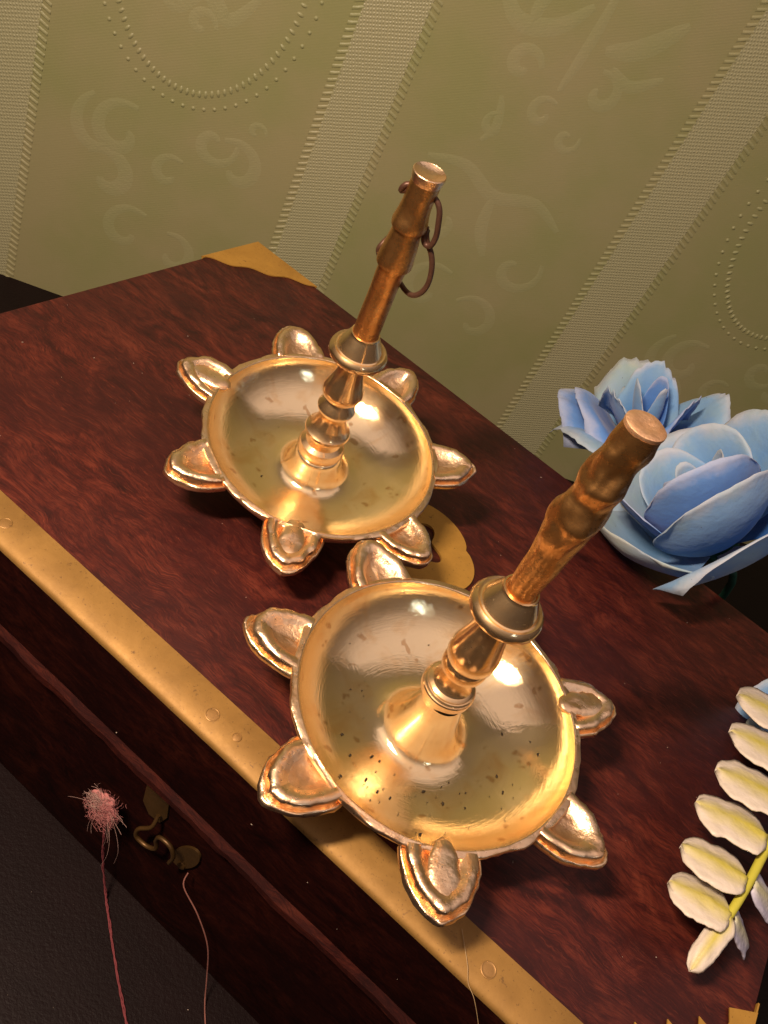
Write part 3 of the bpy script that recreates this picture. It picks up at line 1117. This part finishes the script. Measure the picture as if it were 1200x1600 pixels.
RACH = [(29.50, -16.3, 1.42), (29.62, -15.5, 1.7), (29.72, -14.4, 2.0), (29.80, -12.9, 2.3), (29.95, -11.25, 2.45), (30.15, -9.4, 2.45), (30.4, -7.4, 2.3), (31.2, -4.6, 1.6), (32.6, -2.0, .6)]
bm = bmesh.new()
tube(bm, RACH, .125, 10, 5, lambda u: .95 + .25 * u)
bmesh.ops.transform(bm, matrix=fi, verts=bm.verts)
obj('frond_stalk', bm, STEMG, frond)
for k, (a_, b_, w, mt) in enumerate([((29.61, -15.48, 1.72), (28.0, -15.6, 1.5), 0.83, LEAF), ((29.6, -14.4, 2.02), (27.84, -14.51, 1.8), 0.86, LEAF), ((29.65, -12.87, 2.3), (27.66, -13.08, 2.1), 0.96, LEAF),
                                     ((29.79, -11.25, 2.45), (27.77, -11.58, 2.3), 1.05, LEAF), ((29.94, -9.42, 2.45), (27.74, -9.76, 2.4), 1.14, LEAF), ((30.1, -7.42, 2.3), (27.58, -7.79, 2.3), 1.22, LEAF),
                                     ((29.74, -15.37, 1.6), (31.0, -14.6, .55), .50, LEAFB), ((29.8, -14.2, 1.95), (31.6, -13.3, .85), .52, LEAFB), ((29.86, -12.7, 2.25), (32.0, -12.0, 1.3), .56, LEAFB), ((30.0, -11.0, 2.4), (32.2, -10.6, 1.6), .6, LEAFB),
                                     ((29.66, -15.5, 1.72), (29.38, -17.2, 1.25), .30, LEAF)]):
    o = obj('leaflet', leaflet(a_, b_, w, k * 2.3, .02), mt, frond)
    solid(o, .045)

# ------------------------------------------------------------------ wool tuft, threads, hair and dust
tuft = thing('wool_tuft', 'pink wool fluff with a long red thread beside the chest latch', 'wool tuft', (14.65, -21.4, -5.75))
tp = Vector((14.65, -21.4, -5.75))
rnd = random.Random(11)


def tuftpart(name, bm, m):
    return obj(name, bm, m, tuft)


bm = bmesh.new()
bmesh.ops.create_icosphere(bm, subdivisions=4, radius=1)
for v in bm.verts:
    p = v.co.copy()
    k = 1 + .30 * nz(p, 1.3, 2) + .22 * nz(p, 4, 5) + .15 * nz(p, 9, 7)
    v.co = Vector((p.x * .58 + .12 * p.z * p.z - .05, p.y * .26, p.z * .62 - .10 - .12 * p.x)) * k * (.75 if p.z < -.5 else .92) + tp
tuftpart('fluff', bm, FLUFF)
for mt, cnt, offc, rad in ((FLUFF, 1300, Vector((.04, -.05, -.12)), .60), (FLUFFW, 420, Vector((-.25, -.12, .18)), .42)):
    bm = bmesh.new()
    for i in range(cnt):
        c0 = tp + offc + Vector((max(-.62, min(.62, rnd.gauss(0, rad * .46))), rnd.gauss(-.08, rad * .28), max(-.6, min(.6, rnd.gauss(0, rad * .46)))))
        d = Vector((rnd.gauss(0, 1), rnd.gauss(0, .6), rnd.gauss(0, 1))).normalized()
        L = rnd.uniform(.12, .40)
        e = Vector((rnd.gauss(0, 1), rnd.gauss(0, 1), rnd.gauss(0, 1))).normalized() * .2
        tube(bm, [c0 - d * L / 2, c0 + e * .3, c0 + d * L / 2 + e * .2], .0042, 3, 2)
    o = tuftpart('fibre_tangle', bm, mt)
    o['kind'] = 'stuff'
bm = bmesh.new()
for i in range(26):
    d = Vector((rnd.gauss(0, 1), -abs(rnd.gauss(0, .3)), rnd.gauss(-.1, .8))).normalized()
    c0 = tp + d * .25
    L = rnd.uniform(.35, .8) * (1.8 if rnd.random() < .25 else 1)
    e = Vector((-d.z, 0, d.x)) * rnd.uniform(-.35, .35) * L
    tube(bm, [c0, c0 + d * L * .5 + e * .5, c0 + d * L * .85 + e * 1.2 + Vector((0, 0, -.12 * L)), c0 + d * L + e * 2.2 + Vector((0, 0, -.4 * L))], .0048, 3, 5)
o = tuftpart('stray_fibres', bm, FLUFFW)
o['kind'] = 'stuff'
THR = [(14.75, -21.4, -6.1), (14.9, -21.4, -6.8), (15.02, -21.35, -7.7), (15.2, -21.3, -8.7), (15.55, -21.3, -9.8), (15.95, -21.42, -10.45), (16.6, -21.85, -10.53), (17.55, -22.49, -10.53), (18.5, -23.1, -10.53), (19.4, -23.65, -10.53), (20.6, -24.4, -10.53)]
bm = bmesh.new()
for s in (0, 2.1, 4.2):
    pts = smooth_prof(THR, 8)
    tube(bm, [(p[0] + .026 * math.cos(i * .9 + s) + .06 * nz(p, 2, s), p[1] + .026 * math.sin(i * .9 + s), p[2] + .02 * nz(p, 3, s)) for i, p in enumerate(pts)], .022, 5, 2)
tuftpart('thread', bm, THREAD)
for v in tuft.children:
    v.data.transform(Matrix.Translation(-tp))
    if v.name.startswith(('fluff', 'fibre')):
        v.data.transform(Matrix.Diagonal((.82, .82, .86, 1)))

bm = bmesh.new()
tube(bm, [(17.8, -21.0, -6.0), (17.95, -21.2, -6.4), (18.75, -21.2, -7.05), (19.55, -21.2, -8.1), (20.1, -21.25, -9.6), (20.55, -21.5, -10.45), (21.1, -22.0, -10.55), (21.9, -22.7, -10.55)], .024, 5, 6)
o = obj('loose_thread', bm, mat_plain('pale_pink_thread', (.20, .085, .07), .9, .05, .5))
o['label'] = 'thin pale pink thread trailing from the latch keeper to the table'
o['category'] = 'thread'
bm = bmesh.new()
tube(bm, [(24.3, -20.1, .09), (24.56, -20.38, .07), (24.88, -20.72, .03), (25.12, -20.95, -.12), (25.45, -21.05, -.28), (25.98, -21.07, -.95), (26.4, -21.1, -1.6)], .009, 4, 6)
o = obj('hair', bm, mat_plain('fair_hair', (.42, .28, .14), .5, .4, .2))
o['label'] = 'single fair hair over the brass edge below the nearer lamp'
o['category'] = 'hair'
bm = bmesh.new()
rnd = random.Random(5)
for i in range(110):
    z = .012
    if i < 80:
        x, y = rnd.uniform(.5, 31.5), rnd.uniform(-19.5, -.5)
    elif i < 94:
        x, y, z = rnd.uniform(4, 28), -20.88, rnd.uniform(-3.3, -1.2)
    else:
        x, y, z = rnd.uniform(8, 24), rnd.uniform(-27, -21.6), TZ + .01
    s = rnd.choice([.008, .010, .012, .014, .02])
    mtx = Matrix.Translation((x, y, z)) @ Matrix.Rotation(rnd.uniform(0, 6), 4, 'Z') @ Matrix.Diagonal((s * rnd.uniform(1, 4 if rnd.random() < .2 else 1.5), s, s * .6, 1))
    bmesh.ops.create_icosphere(bm, subdivisions=1, radius=1, matrix=mtx)
o = obj('dust', bm, DUST)
o['kind'] = 'stuff'
o['label'] = 'pale dust specks scattered over the chest and table'
